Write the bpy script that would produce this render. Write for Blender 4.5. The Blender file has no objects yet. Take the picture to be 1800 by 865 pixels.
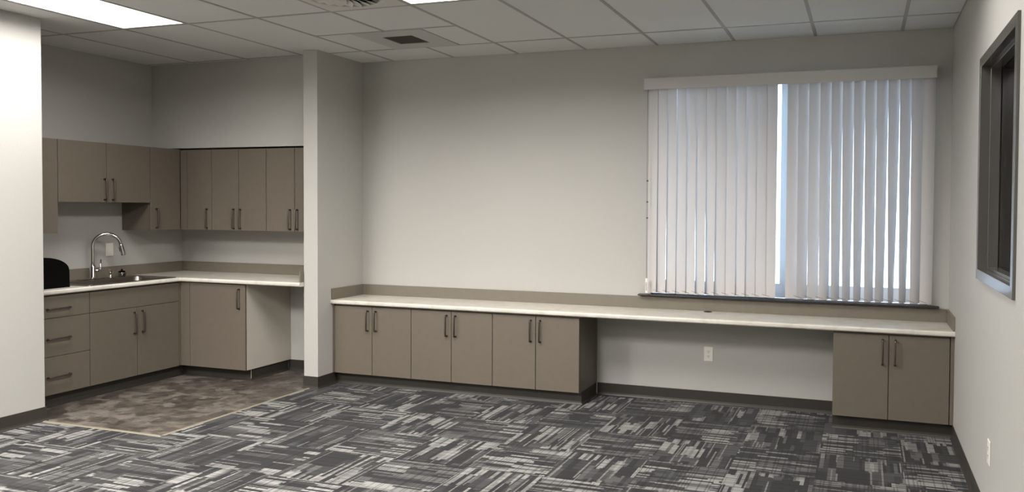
import bpy, bmesh, math, random
from mathutils import Vector, Matrix

random.seed(7)
SC = bpy.context.scene
C = SC.collection
PI = math.pi

# ------------------------------------------------------------------ camera
YAW, PITCH, ROLL = 0.32064, -0.02621, 0.00704
cy_, sy_, cp_, sp_ = math.cos(YAW), math.sin(YAW), math.cos(PITCH), math.sin(PITCH)
fwd = Vector((-sy_ * cp_, cy_ * cp_, sp_))
rgt = Vector((cy_, sy_, 0.0))
upv = rgt.cross(fwd)
r2 = rgt * math.cos(ROLL) + upv * math.sin(ROLL)
u2 = upv * math.cos(ROLL) - rgt * math.sin(ROLL)
cam = bpy.data.cameras.new('camera')
camo = bpy.data.objects.new('camera', cam)
C.objects.link(camo)
camo.matrix_world = Matrix(((r2.x, u2.x, -fwd.x, -0.5917), (r2.y, u2.y, -fwd.y, -6.1801), (r2.z, u2.z, -fwd.z, 1.5476), (0, 0, 0, 1)))
cam.sensor_width = 36.0
cam.lens = 1390.35 * 36 / 1800
cam.shift_x = -(1055.81 - 900) / 1800
cam.shift_y = (400.94 - 432.5) / 1800
cam.clip_start = 0.05
SC.camera = camo

# ------------------------------------------------------------------ world / light / exposure
LAMP = 2.2             # glow of the troffer lenses themselves
LAMP_W = 108.0          # watts thrown down by each troffer
SPREAD = 165
LAMP_GAIN = {(8, 2): .34, (4, 2): .82, (4, 4): 1.20, (8, 4): 1.95, (4, 6): .45, (8, 6): .60, (0, 4): .14, (0, 6): .14, (0, 2): .17}   # per lamp (column, row) gain, fitted to the wall brightness
LAMP_COL = (1.0, 0.968, 0.945, 1)
SKY = 6.0
w = bpy.data.worlds.new('sky')
SC.world = w
w.use_nodes = True
nt = w.node_tree
bg = nt.nodes['Background']
tc = nt.nodes.new('ShaderNodeTexCoord')
sep = nt.nodes.new('ShaderNodeSeparateXYZ')
rmp = nt.nodes.new('ShaderNodeValToRGB')
nt.links.new(tc.outputs['Generated'], sep.inputs[0])
nt.links.new(sep.outputs['Z'], rmp.inputs[0])
rmp.color_ramp.elements[0].position = 0.0
rmp.color_ramp.elements[0].color = (0.76, 0.88, 1.0, 1)
rmp.color_ramp.elements[1].position = 0.7
rmp.color_ramp.elements[1].color = (0.22, 0.46, 1.0, 1)
nt.links.new(rmp.outputs[0], bg.inputs['Color'])
bg.inputs['Strength'].default_value = SKY
sun = bpy.data.lights.new('sun', 'SUN')        # from behind the building: it only reaches the paving outside
sun.energy = 14.0
sun.angle = math.radians(0.5)
sun.color = (1.0, 0.96, 0.9)
suno = bpy.data.objects.new('sun', sun)
C.objects.link(suno)
suno.rotation_euler = Vector((0.25, 0.62, -1.0)).to_track_quat('-Z', 'Y').to_euler()
SC.view_settings.view_transform = 'Standard'
SC.view_settings.look = 'None'
SC.view_settings.gamma = 1.0
SC.view_settings.use_curve_mapping = False
SC.view_settings.exposure = 0.0
SC.cycles.max_bounces = 12
SC.cycles.diffuse_bounces = 8
SC.cycles.transmission_bounces = 8

# ------------------------------------------------------------------ materials
def s2l(c):
    return tuple((x / 255 / 12.92) if x / 255 <= 0.04045 else ((x / 255 + 0.055) / 1.055) ** 2.4 for x in c)

def mat(name, rgb, rough=0.5, metal=0.0, bump=0.0, bscale=200.0, var=0.0, vscale=3.0, spec=0.5, lin=False):
    m = bpy.data.materials.new(name)
    m.use_nodes = True
    n, l = m.node_tree.nodes, m.node_tree.links
    b = n['Principled BSDF']
    col = rgb if lin else s2l(rgb)
    b.inputs['Base Color'].default_value = (*col, 1)
    b.inputs['Roughness'].default_value = rough
    b.inputs['Metallic'].default_value = metal
    b.inputs['Specular IOR Level'].default_value = spec
    t = n.new('ShaderNodeTexCoord')
    if var:
        z = n.new('ShaderNodeTexNoise')
        z.inputs['Scale'].default_value = vscale
        z.inputs['Detail'].default_value = 5
        l.new(t.outputs['Object'], z.inputs['Vector'])
        r = n.new('ShaderNodeValToRGB')
        r.color_ramp.elements[0].position = 0.3
        r.color_ramp.elements[1].position = 0.7
        r.color_ramp.elements[0].color = (*[x * (1 - var) for x in col], 1)
        r.color_ramp.elements[1].color = (*[min(1, x * (1 + var)) for x in col], 1)
        l.new(z.outputs['Fac'], r.inputs[0])
        l.new(r.outputs[0], b.inputs['Base Color'])
    if bump:
        z = n.new('ShaderNodeTexNoise')
        z.inputs['Scale'].default_value = bscale
        z.inputs['Detail'].default_value = 4
        l.new(t.outputs['Object'], z.inputs['Vector'])
        bp = n.new('ShaderNodeBump')
        bp.inputs['Strength'].default_value = bump
        bp.inputs['Distance'].default_value = 0.002
        l.new(z.outputs['Fac'], bp.inputs['Height'])
        l.new(bp.outputs[0], b.inputs['Normal'])
    return m

M = {}
M['wall'] = mat('wall_paint', (176, 174, 168), 0.55, bump=0.35, bscale=70, var=0.012, vscale=1.5, spec=0.35)
M['taupe'] = mat('taupe_laminate', (103, 95, 84), 0.45, bump=0.03, bscale=400, var=0.03, vscale=18, spec=0.32)
M['splash'] = mat('taupe_backsplash_laminate', (115, 108, 95), 0.45, var=0.03, vscale=18)
M['dark_inside'] = mat('cabinet_core', (70, 64, 58), 0.7)
M['base'] = mat('rubber_base', (52, 48, 43), 0.42, var=0.04, vscale=6)
M['melamine'] = mat('pale_melamine', (190, 184, 172), 0.45, var=0.02, vscale=10)
M['handle'] = mat('dark_nickel', (104, 96, 87), 0.45, metal=1.0)
M['chrome'] = mat('chrome', (205, 203, 200), 0.08, metal=1.0)
M['steel'] = mat('brushed_steel', (150, 144, 136), 0.28, metal=1.0, bump=0.05, bscale=300)
M['black'] = mat('black_plastic', (4, 4, 4), 0.7, spec=0.08)
M['white_plastic'] = mat('white_plastic', (225, 221, 212), 0.35)
M['slot'] = mat('dark_slot', (30, 28, 26), 0.6)
M['tile'] = mat('acoustic_tile', (214, 214, 211), 0.9, bump=0.5, bscale=160, var=0.025, vscale=90, spec=0.1)
M['tbar'] = mat('ceiling_grid_paint', (164, 161, 156), 0.5, spec=0.3)
M['grey_metal'] = mat('vent_paint', (206, 203, 197), 0.45)
M['grille'] = mat('dark_grille', (92, 88, 82), 0.7, spec=0.2)
M['panel_paint'] = mat('vent_panel_paint', (188, 185, 180), 0.5)
M['frame'] = mat('grey_steel_frame_paint', (80, 77, 73), 0.16, bump=0.01, bscale=60, spec=1.0)
M['sill'] = mat('dark_sill', (38, 34, 33), 0.4)
M['winframe'] = mat('white_window_frame', (228, 236, 244), 0.4)
M['strip'] = mat('beige_edge_strip', (126, 119, 104), 0.55)
M['board'] = mat('grey_board', (226, 222, 212), 0.6, var=0.05, vscale=4)
M['concrete'] = mat('outdoor_concrete', (225, 222, 214), 0.9, var=0.06, vscale=2)
M['valance'] = mat('blind_valance', (196, 193, 190), 0.5)

def glass_mat(name, tint=(1, 1, 1)):
    m = bpy.data.materials.new(name)
    m.use_nodes = True
    n, l = m.node_tree.nodes, m.node_tree.links
    n.remove(n['Principled BSDF'])
    tr = n.new('ShaderNodeBsdfTransparent')
    tr.inputs['Color'].default_value = (*tint, 1)
    gl = n.new('ShaderNodeBsdfGlossy')
    gl.inputs['Roughness'].default_value = 0.02
    fr = n.new('ShaderNodeFresnel')
    fr.inputs['IOR'].default_value = 1.5
    mx = n.new('ShaderNodeMixShader')
    l.new(fr.outputs[0], mx.inputs[0])
    l.new(tr.outputs[0], mx.inputs[1])
    l.new(gl.outputs[0], mx.inputs[2])
    l.new(mx.outputs[0], n['Material Output'].inputs['Surface'])
    return m
M['glass'] = glass_mat('window_glass', (0.93, 0.97, 0.96))

def lens_mat():
    m = bpy.data.materials.new('lamp_lens')
    m.use_nodes = True
    b = m.node_tree.nodes['Principled BSDF']
    b.inputs['Base Color'].default_value = (0.9, 0.9, 0.88, 1)
    b.inputs['Emission Color'].default_value = LAMP_COL
    b.inputs['Emission Strength'].default_value = LAMP
    return m
M['lens'] = lens_mat()

def vane_mat():
    m = bpy.data.materials.new('blind_vane')
    m.use_nodes = True
    n, l = m.node_tree.nodes, m.node_tree.links
    b = n['Principled BSDF']
    b.inputs['Base Color'].default_value = (*s2l((196, 192, 189)), 1)
    b.inputs['Roughness'].default_value = 0.5
    t = n.new('ShaderNodeBsdfTranslucent')
    t.inputs['Color'].default_value = (0.72, 0.74, 0.78, 1)
    mx = n.new('ShaderNodeMixShader')
    mx.inputs[0].default_value = 0.05
    l.new(b.outputs[0], mx.inputs[1])
    l.new(t.outputs[0], mx.inputs[2])
    l.new(mx.outputs[0], n['Material Output'].inputs['Surface'])
    return m
M['vane'] = vane_mat()

def counter_mat():
    m = mat('marbled_laminate', (203, 198, 187), 0.32)
    n, l = m.node_tree.nodes, m.node_tree.links
    b = n['Principled BSDF']
    t = n.new('ShaderNodeTexCoord')
    z = n.new('ShaderNodeTexNoise')
    z.inputs['Scale'].default_value = 5
    z.inputs['Detail'].default_value = 9
    z.inputs['Distortion'].default_value = 1.6
    l.new(t.outputs['Object'], z.inputs['Vector'])
    r = n.new('ShaderNodeValToRGB')
    e = r.color_ramp.elements
    e[0].position = 0.34; e[0].color = (*s2l((190, 184, 173)), 1)
    e[1].position = 0.56; e[1].color = (*s2l((205, 200, 189)), 1)
    l.new(z.outputs['Fac'], r.inputs[0])
    l.new(r.outputs[0], b.inputs['Base Color'])
    return m
M['counter'] = counter_mat()

def vinyl_mat():
    m = mat('mottled_vinyl', (90, 80, 72), 0.36)
    n, l = m.node_tree.nodes, m.node_tree.links
    b = n['Principled BSDF']
    t = n.new('ShaderNodeTexCoord')
    mp = n.new('ShaderNodeMapping')
    l.new(t.outputs['Object'], mp.inputs['Vector'])
    def cells(scale, rough_mix):
        w1 = n.new('ShaderNodeTexNoise')
        w1.inputs['Scale'].default_value = scale * 1.6
        l.new(mp.outputs[0], w1.inputs['Vector'])
        ad = n.new('ShaderNodeVectorMath'); ad.operation = 'MULTIPLY_ADD'
        ad.inputs[1].default_value = (rough_mix,) * 3
        l.new(w1.outputs['Color'], ad.inputs[0])
        l.new(mp.outputs[0], ad.inputs[2])
        v = n.new('ShaderNodeTexVoronoi')
        v.distance = 'CHEBYCHEV'
        v.feature = 'SMOOTH_F1'
        v.inputs['Smoothness'].default_value = 0.12
        v.inputs['Scale'].default_value = scale
        l.new(ad.outputs[0], v.inputs['Vector'])
        s = n.new('ShaderNodeSeparateColor')
        l.new(v.outputs['Color'], s.inputs[0])
        return s.outputs[0]
    a = cells(7.5, 0.10)
    c = cells(15, 0.05)
    z = n.new('ShaderNodeTexNoise')
    z.inputs['Scale'].default_value = 22
    z.inputs['Detail'].default_value = 6
    l.new(mp.outputs[0], z.inputs['Vector'])
    x1 = n.new('ShaderNodeMix'); x1.inputs[0].default_value = 0.42
    l.new(a, x1.inputs[2]); l.new(c, x1.inputs[3])
    x2 = n.new('ShaderNodeMix'); x2.inputs[0].default_value = 0.35
    l.new(x1.outputs[0], x2.inputs[2]); l.new(z.outputs['Fac'], x2.inputs[3])
    r = n.new('ShaderNodeValToRGB')
    e = r.color_ramp.elements
    e[0].position = 0.25; e[0].color = (*s2l((58, 53, 48)), 1)
    e[1].position = 0.72; e[1].color = (*s2l((112, 105, 97)), 1)
    k = r.color_ramp.elements.new(0.5); k.color = (*s2l((82, 76, 69)), 1)
    l.new(x2.outputs[0], r.inputs[0])
    l.new(r.outputs[0], b.inputs['Base Color'])
    return m
M['vinyl'] = vinyl_mat()

def carpet_mat():
    m = bpy.data.materials.new('striped_carpet')
    m.use_nodes = True
    n, l = m.node_tree.nodes, m.node_tree.links
    b = n['Principled BSDF']
    b.inputs['Roughness'].default_value = 0.95
    b.inputs['Specular IOR Level'].default_value = 0.1
    b.inputs['Sheen Weight'].default_value = 0.08
    t = n.new('ShaderNodeTexCoord')
    oi = n.new('ShaderNodeObjectInfo')
    sp = n.new('ShaderNodeSeparateXYZ')
    l.new(t.outputs['Object'], sp.inputs[0])
    U, V, RND = sp.outputs['X'], sp.outputs['Y'], oi.outputs['Random']
    def mth(op, a, b_=None, c=None):
        x = n.new('ShaderNodeMath'); x.operation = op
        for i, q in enumerate((a, b_, c)):
            if q is None: continue
            if isinstance(q, (int, float)): x.inputs[i].default_value = q
            else: l.new(q, x.inputs[i])
        return x.outputs[0]
    def mixc(f, a, b_):
        x = n.new('ShaderNodeMix'); x.data_type = 'RGBA'
        if isinstance(f, (int, float)): x.inputs[0].default_value = f
        else: l.new(f, x.inputs[0])
        for i, q in ((6, a), (7, b_)):
            if isinstance(q, tuple): x.inputs[i].default_value = q
            else: l.new(q, x.inputs[i])
        return x.outputs[2]
    def ramp(f, stops):
        r = n.new('ShaderNodeValToRGB'); r.color_ramp.interpolation = 'CONSTANT'
        e = r.color_ramp.elements
        while len(e) < len(stops): e.new(0.5)
        for q, (p_, c_) in zip(e, stops):
            q.position = p_; q.color = (*s2l(c_), 1)
        l.new(f, r.inputs[0])
        return r.outputs[0]
    def strip_ids(dens, off):
        v = n.new('ShaderNodeTexVoronoi'); v.voronoi_dimensions = '1D'
        v.inputs['Scale'].default_value = 1.0
        l.new(mth('MULTIPLY_ADD', V, dens, mth('MULTIPLY_ADD', RND, 917.0, off)), v.inputs['W'])
        c_ = n.new('ShaderNodeSeparateColor'); l.new(v.outputs['Color'], c_.inputs[0])
        return c_.outputs
    def cell_rand(a, b, off):
        cv = n.new('ShaderNodeCombineXYZ')
        l.new(a, cv.inputs[0]); l.new(b, cv.inputs[1]); l.new(mth('MULTIPLY_ADD', RND, 77.0, off), cv.inputs[2])
        wn = n.new('ShaderNodeTexWhiteNoise'); wn.noise_dimensions = '3D'
        l.new(cv.outputs[0], wn.inputs['Vector'])
        return wn.outputs['Value']
    DK, D2, D3, MD, LT, L2 = (32, 32, 32), (45, 45, 44), (58, 58, 57), (75, 74, 72), (104, 103, 100), (122, 121, 117)
    # clusters of bars: strips of uneven width with ragged ends inside staggered blocks
    sid = strip_ids(46, 3.1)
    rag = mth('MULTIPLY_ADD', sid[1], 0.075, U)                      # ragged strip ends
    band = strip_ids(6.5, 55.5)                                      # broad bands across
    blk = mth('FLOOR', mth('MULTIPLY_ADD', rag, 5.4, mth('MULTIPLY', band[0], 3.0)))
    cl = cell_rand(mth('MULTIPLY', band[1], 97.0), blk, 5.0)
    is_cl = mth('GREATER_THAN', cl, 0.54)
    bar = cell_rand(mth('MULTIPLY', sid[0], 311.0), blk, 1.0)
    bars = ramp(bar, [(0, DK), (.34, D2), (.47, MD), (.57, LT), (.74, L2)])
    # quiet ground between the clusters
    gid = strip_ids(24, 140.2)
    gb = cell_rand(mth('MULTIPLY', gid[0], 211.0), mth('FLOOR', mth('MULTIPLY_ADD', U, 4.0, gid[1])), 9.0)
    ground = ramp(gb, [(0, DK), (.34, D2), (.66, D3), (.90, MD)])
    base = mixc(is_cl, ground, bars)
    # thin single pinstripes
    pid = strip_ids(120, 300.7)
    pin = mth('GREATER_THAN', cell_rand(mth('MULTIPLY', pid[0], 401.0), mth('FLOOR', mth('MULTIPLY_ADD', U, 3.0, pid[1])), 3.0), 0.93)
    base = mixc(pin, base, (*s2l(LT), 1))
    # fine cross threads
    v2 = n.new('ShaderNodeTexVoronoi'); v2.voronoi_dimensions = '1D'
    v2.inputs['Scale'].default_value = 1.0
    l.new(mth('MULTIPLY_ADD', U, 110.0, mth('MULTIPLY', RND, 55.0)), v2.inputs['W'])
    s2 = n.new('ShaderNodeSeparateColor'); l.new(v2.outputs['Color'], s2.inputs[0])
    thr = mth('MULTIPLY_ADD', mth('GREATER_THAN', s2.outputs[0], 0.55), -0.42, 1.06)
    nz = n.new('ShaderNodeTexNoise'); nz.inputs['Scale'].default_value = 260; nz.inputs['Detail'].default_value = 2
    l.new(t.outputs['Object'], nz.inputs['Vector'])
    yarn = mth('MULTIPLY_ADD', nz.outputs['Fac'], 0.9, 0.55)
    mul = n.new('ShaderNodeVectorMath'); mul.operation = 'SCALE'
    l.new(base, mul.inputs[0]); l.new(mth('MULTIPLY', thr, yarn), mul.inputs['Scale'])
    l.new(mul.outputs[0], b.inputs['Base Color'])
    bp = n.new('ShaderNodeBump'); bp.inputs['Strength'].default_value = 0.5; bp.inputs['Distance'].default_value = 0.002
    l.new(nz.outputs['Fac'], bp.inputs['Height']); l.new(bp.outputs[0], b.inputs['Normal'])
    return m
M['carpet'] = carpet_mat()

# ------------------------------------------------------------------ mesh helpers (all coordinates in world space)
def add_box(bm, x0, x1, y0, y1, z0, z1, bev=0.0, seg=1):
    t = bmesh.new()
    bmesh.ops.create_cube(t, size=1)
    for v in t.verts:
        v.co = Vector(((x0 + x1) / 2 + v.co.x * (x1 - x0), (y0 + y1) / 2 + v.co.y * (y1 - y0), (z0 + z1) / 2 + v.co.z * (z1 - z0)))
    if bev:
        bmesh.ops.bevel(t, geom=t.edges[:], offset=bev, segments=seg, affect='EDGES', profile=0.5)
    merge(bm, t)

def merge(bm, t):
    me = bpy.data.meshes.new('tmp')
    t.to_mesh(me); t.free()
    bm.from_mesh(me)
    bpy.data.meshes.remove(me)

def box(x0, x1, y0, y1, z0, z1, bev=0.0, seg=1):
    bm = bmesh.new()
    add_box(bm, x0, x1, y0, y1, z0, z1, bev, seg)
    return bm

def add_tube(bm, pts, rad, n=10, cap=True):
    """round tube along pts; rad is a number or a list"""
    pts = [Vector(p) for p in pts]
    R = rad if isinstance(rad, (list, tuple)) else [rad] * len(pts)
    rings, ref = [], None
    for i, p in enumerate(pts):
        d = (pts[min(i + 1, len(pts) - 1)] - pts[max(i - 1, 0)]).normalized()
        if ref is None:
            ref = d.orthogonal().normalized()
        ref = (ref - d * ref.dot(d)).normalized()
        s = d.cross(ref)
        rings.append([bm.verts.new(p + (ref * math.cos(2 * PI * k / n) + s * math.sin(2 * PI * k / n)) * R[i]) for k in range(n)])
    for a, b in zip(rings, rings[1:]):
        for k in range(n):
            f = bm.faces.new((a[k], a[(k + 1) % n], b[(k + 1) % n], b[k])); f.smooth = True
    if cap:
        bm.faces.new(rings[0][::-1]); bm.faces.new(rings[-1])

def add_lathe(bm, prof, c, axis=(0, 0, 1), n=24):
    """profile [(r, h)] spun about an axis through c"""
    ax = Vector(axis).normalized(); a = ax.orthogonal().normalized(); b = ax.cross(a); c = Vector(c)
    rings = []
    for r, h in prof:
        rings.append([bm.verts.new(c + ax * h + (a * math.cos(2 * PI * k / n) + b * math.sin(2 * PI * k / n)) * max(r, 1e-5)) for k in range(n)])
    for p, q in zip(rings, rings[1:]):
        for k in range(n):
            f = bm.faces.new((p[k], p[(k + 1) % n], q[(k + 1) % n], q[k])); f.smooth = True
    bmesh.ops.remove_doubles(bm, verts=bm.verts[:], dist=2e-5)

def add_prism(bm, poly, z0, z1, plane='xy'):
    """extrude a 2-D polygon; plane xy -> along z, yz -> along x (z0,z1 are x), xz -> along y"""
    def P(a, b, h):
        return {'xy': (a, b, h), 'yz': (h, a, b), 'xz': (a, h, b)}[plane]
    lo = [bm.verts.new(P(a, b, z0)) for a, b in poly]
    hi = [bm.verts.new(P(a, b, z1)) for a, b in poly]
    m = len(poly)
    fs = [bm.faces.new(lo[::-1]), bm.faces.new(hi)]
    for i in range(m):
        fs.append(bm.faces.new((lo[i], lo[(i + 1) % m], hi[(i + 1) % m], hi[i])))
    bmesh.ops.recalc_face_normals(bm, faces=bm.faces[:])
    return fs

ORG = {}
def obj(name, bm, m, parent=None, origin=None, smooth=False):
    """link bm (world coordinates) as one mesh object; a child keeps its parent's origin"""
    o0 = Vector(origin) if origin is not None else (ORG[parent.name] if parent is not None else Vector((0, 0, 0)))
    base = ORG[parent.name] if parent is not None else Vector((0, 0, 0))
    bmesh.ops.translate(bm, verts=bm.verts[:], vec=-o0)
    bmesh.ops.recalc_face_normals(bm, faces=bm.faces[:])
    me = bpy.data.meshes.new(name)
    if smooth:
        for f in bm.faces: f.smooth = True
    bm.to_mesh(me); bm.free()
    me.materials.append(m)
    o = bpy.data.objects.new(name, me)
    C.objects.link(o)
    ORG[o.name] = o0
    if parent is not None:
        o.parent = parent
    o.location = o0 - base
    return o

def thing(name, label, cat, loc, group=None):
    o = bpy.data.objects.new(name, None)
    o.empty_display_size = 0.1
    C.objects.link(o)
    o.location = loc
    ORG[o.name] = Vector(loc)
    o['label'] = label; o['category'] = cat; o['kind'] = 'thing'
    if group: o['group'] = group
    return o

def struct(name, bm, m, label=None, cat=None, origin=None):
    o = obj(name, bm, m, None, origin)
    o['kind'] = 'structure'
    if label: o['label'] = label
    if cat: o['category'] = cat
    return o

# ------------------------------------------------------------------ room dimensions (metres)
H = 2.8455
XL = -4.939            # room face of the wing wall
WX = -5.079            # kitchen face of the wing wall
WY = -0.631            # front end of the wing wall
XK, YK = -6.972, -0.077
XN, YN = -6.101, -2.111    # near left wall: face and end
YB = -9.0
CZ, CD, CF = 0.7357, 0.4673, 0.4378      # long counter: top, depth, door-front depth
KZ, KD = 0.896, 0.607                    # kitchen counter
T = 0.6096
GX, GY = -0.3429, -0.4664

# ------------------------------------------------------------------ structure: walls
bm = bmesh.new()
WO = (-2.215, -0.140, 0.8536, 2.556)       # window opening
WT = 0.16
add_box(bm, WX, WO[0], 0, WT, 0, H + .1)
add_box(bm, WO[1], WT, 0, WT, 0, H + .1)
add_box(bm, WO[0], WO[1], 0, WT, 0, WO[2] - .012)
add_box(bm, WO[0], WO[1], 0, WT, WO[3], H + .1)
struct('wall_back', bm, M['wall'], 'pale grey painted back wall around the window behind the long counter', 'wall')
bm = bmesh.new()
RO = (-2.602, -1.502, 1.181, 2.355)
add_box(bm, 0, .14, YB, RO[0] + .004, 0, H + .1)
add_box(bm, 0, .14, RO[1] - .004, 0, 0, H + .1)
add_box(bm, 0, .14, RO[0] + .004, RO[1] - .004, 0, RO[2] + .004)
add_box(bm, 0, .14, RO[0] + .004, RO[1] - .004, RO[3] - .004, H + .1)
struct('wall_right', bm, M['wall'], 'pale grey textured right wall holding the dark framed interior window', 'wall')
struct('wall_wing', box(WX, XL, WY, -0.0005, 0, H + .1, 0.004, 2), M['wall'], 'short pale wing wall between the kitchen nook and long counter', 'wall')
struct('wall_kitchen_back', box(XK, WX - .0005, YK, WT, 0, H + .1), M['wall'], 'pale grey back wall of the kitchen nook', 'wall')
struct('wall_kitchen_left', box(XK - .15, XK - .0005, YN, WT, 0, H + .1), M['wall'], 'pale grey left wall of the kitchen nook behind the sink', 'wall')
struct('wall_left', box(XK - .15, XN, YB, YN - .0005, 0, H + .1, 0.004, 2), M['wall'], 'bright pale wall end at the left edge before the kitchen nook', 'wall')
struct('wall_front', box(XK, .14, YB - .15, YB - .0005, 0, H + .1), M['wall'])
YS = -0.4163
struct('wall_soffit', box(XK + .0005, WX - .001, YS, YK - .0005, 2.068, H + .05), M['wall'], 'pale soffit wall above the back run of kitchen wall cabinets', 'wall')

# ------------------------------------------------------------------ floor: slab, carpet tiles, vinyl, edge strips
VX, VY = -5.022, -2.128
floor = struct('floor', box(XK - .15, .14, YB - .1, WT, -.12, -.0075), M['dark_inside'], 'floor of patterned carpet tiles with brown vinyl in the nook', 'floor')
P0x, P0y, PT = -0.342, -0.0415, 0.4925
shared = {}
YC = -4.45
for i in range(-1, 13):
    for j in range(-1, 9):
        x1 = P0x - PT * i; x0 = x1 - PT
        y1 = P0y - PT * j; y0 = y1 - PT
        cx, cyy = (x0 + x1) / 2, (y0 + y1) / 2
        g = 0.0005
        rects = [(max(x0 + g, XN + .001), min(x1 - g, -.001), max(y0 + g, YC), min(y1 - g, -.001))]
        X0, X1, Y0, Y1 = rects[0]
        out = []
        if X0 < VX and Y1 > VY:                       # cut round the vinyl
            if Y0 < VY: out.append((X0, X1, Y0, VY))
            if X1 > VX: out.append((VX, X1, max(Y0, VY), Y1))
        else:
            out = [(X0, X1, Y0, Y1)]
        out = [q for q in out if q[1] - q[0] > .008 and q[3] - q[2] > .008]
        if not out: continue
        rot = 0 if (i + j) % 2 else PI / 2
        full = len(out) == 1 and out[0][1] - out[0][0] > PT - .003 and out[0][3] - out[0][2] > PT - .003
        if full and 'carpet' in shared:
            o = bpy.data.objects.new('carpet_tile', shared['carpet'])
            C.objects.link(o)
        else:
            bm = bmesh.new()
            for q in out:
                add_box(bm, q[0] - cx, q[1] - cx, q[2] - cyy, q[3] - cyy, -.007, 0)
            bmesh.ops.rotate(bm, verts=bm.verts[:], cent=(0, 0, 0), matrix=Matrix.Rotation(-rot, 3, 'Z'))
            me = bpy.data.meshes.new('carpet_tile')
            bm.to_mesh(me); bm.free()
            me.materials.append(M['carpet'])
            if full: shared['carpet'] = me
            o = bpy.data.objects.new('carpet_tile', me)
            C.objects.link(o)
        o.parent = floor
        o.rotation_euler = (0, 0, rot)
        o.location = (cx, cyy, random.uniform(-.0004, .0003))
obj('carpet_field', box(XN + .001, -.001, YB + .001, YC - .001, -.007, 0), M['carpet'], floor)
bm = bmesh.new()
add_prism(bm, [(XK + .001, VY + .018), (VX - .012, VY + .018), (VX - .012, WY - .002), (WX - .001, WY - .002), (WX - .001, YK - .001), (XK + .001, YK - .001)], -.007, -.0005)
vf = obj('vinyl_floor', bm, M['vinyl'], floor)
vf['label'] = 'mottled brown sheet vinyl in the kitchen nook'
def strip(name, a, b, w2):
    d = (Vector(b) - Vector(a)); L = d.length; d.normalize(); s = Vector((-d.y, d.x, 0))
    bm = bmesh.new()
    prof = [(-w2, 0), (-w2 * .5, .0042), (w2 * .5, .0042), (w2, 0)]
    r0 = [bm.verts.new(Vector(a) + s * p + Vector((0, 0, h))) for p, h in prof]
    r1 = [bm.verts.new(Vector(b) + s * p + Vector((0, 0, h))) for p, h in prof]
    for k in range(3): bm.faces.new((r0[k], r0[k + 1], r1[k + 1], r1[k]))
    bm.faces.new((r0[0], r1[0], r1[3], r0[3])); bm.faces.new(r0); bm.faces.new(r1[::-1])
    struct(name, bm, M['strip'], 'thin beige metal strip between vinyl and carpet', 'floor trim')
strip('trim_1', (XN + .012, VY, 0), (VX + .014, VY, 0), .017)
strip('trim_2', (VX, VY - .003, 0), (VX, WY - .013, 0), .014)

# cove baseboards: profile (distance from wall, height)
COVE = [(0, 0), (.014, 0), (.0135, .0035), (.007, .012), (.0045, .024), (.0045, .098), (.003, .1005), (0, .1005)]
def add_cove(bm, pts, inset=0.0):
    """sweep along pts (plan polyline); the room lies to the LEFT of the direction of travel"""
    n = len(pts); rings = []
    for k in range(n):
        p = Vector(pts[k]); nn = []
        if k > 0:
            d = (p - Vector(pts[k - 1])).normalized(); nn.append(Vector((-d.y, d.x)))
        if k < n - 1:
            d = (Vector(pts[k + 1]) - p).normalized(); nn.append(Vector((-d.y, d.x)))
        m = nn[0] if len(nn) == 1 else (nn[0] + nn[1]) / (1 + nn[0].dot(nn[1]))
        rings.append([bm.verts.new((p.x + m.x * (a + inset), p.y + m.y * (a + inset), h)) for a, h in COVE])
    q = len(COVE)
    for a, b in zip(rings, rings[1:]):
        for k in range(q):
            bm.faces.new((a[k], a[(k + 1) % q], b[(k + 1) % q], b[k]))
    bm.faces.new(rings[0]); bm.faces.new(rings[-1][::-1])
def cove(name, pts, label, inset=0.0005):
    bm = bmesh.new(); add_cove(bm, pts, inset)
    struct(name, bm, M['base'], label, 'baseboard')
EPX = -5.697                                  # end of the kitchen knee space
CB = -0.376                                   # toe-kick face under the long counter
cove('baseboard_back', [(-.79, 0), (-2.66, 0)], 'dark rubber base along the back wall in the knee space')
cove('baseboard_right', [(0, YB + .01), (0, CB - .004)], 'dark rubber base along the right wall')
cove('baseboard_wing', [(XL, CB - .004), (XL, WY), (WX, WY), (WX, YK - .016)], 'dark rubber base wrapping the end of the wing wall')
cove('baseboard_kitchen', [(WX - .016, YK), (EPX, YK)], 'dark rubber base in the kitchen knee space')
cove('baseboard_left', [(XN - .25, YN), (XN, YN), (XN, YB + .01)], 'dark rubber base along the left wall end')

# ------------------------------------------------------------------ ceiling: deck, grid bars, tiles
bm = box(XK - .15, .14, YB - .1, WT, H + .09, H + .2)
ceil = struct('ceiling', bm, M['dark_inside'], 'suspended ceiling of white acoustic tiles in a grey grid', 'ceiling')
def ceil_obj(name, bm, m):
    return obj(name, bm, m, ceil)
xg = [GX - T * k for k in range(-1, 12)]
xg = [x for x in xg if XK < x < 0]
yrows = [GY - 2 * T * k for k in range(8)]
yrows = [y for y in yrows if y > YB]
BW = .012
for x in xg:                                   # main bars, cut short of walls
    y1 = -.0005
    if XN < x < WX: y1 = YS
    if x < XN: y1, y0 = YS, YN
    else: y0 = YB
    if abs(x - (GX - 6 * T)) < .01:            # interrupted by the exhaust panel
        ceil_obj('grid_bar', box(x - BW, x + BW, GY + BW, y1, H - .001, H + .028), M['tbar'])
        y1 = GY - T - BW
    ceil_obj('grid_bar', box(x - BW, x + BW, y0, y1, H - .001, H + .028), M['tbar'])
xs = [-.0005] + xg + [XK + .001]
SPECIAL = {}
def ceil_clip(x0, x1, y0, y1):
    """keep a panel out of the solid left wall"""
    if x1 <= XN and y1 <= YN: return None
    return x0, x1, y0, y1
LIGHTS = []
ROW0 = (2, 4, 6)
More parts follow.
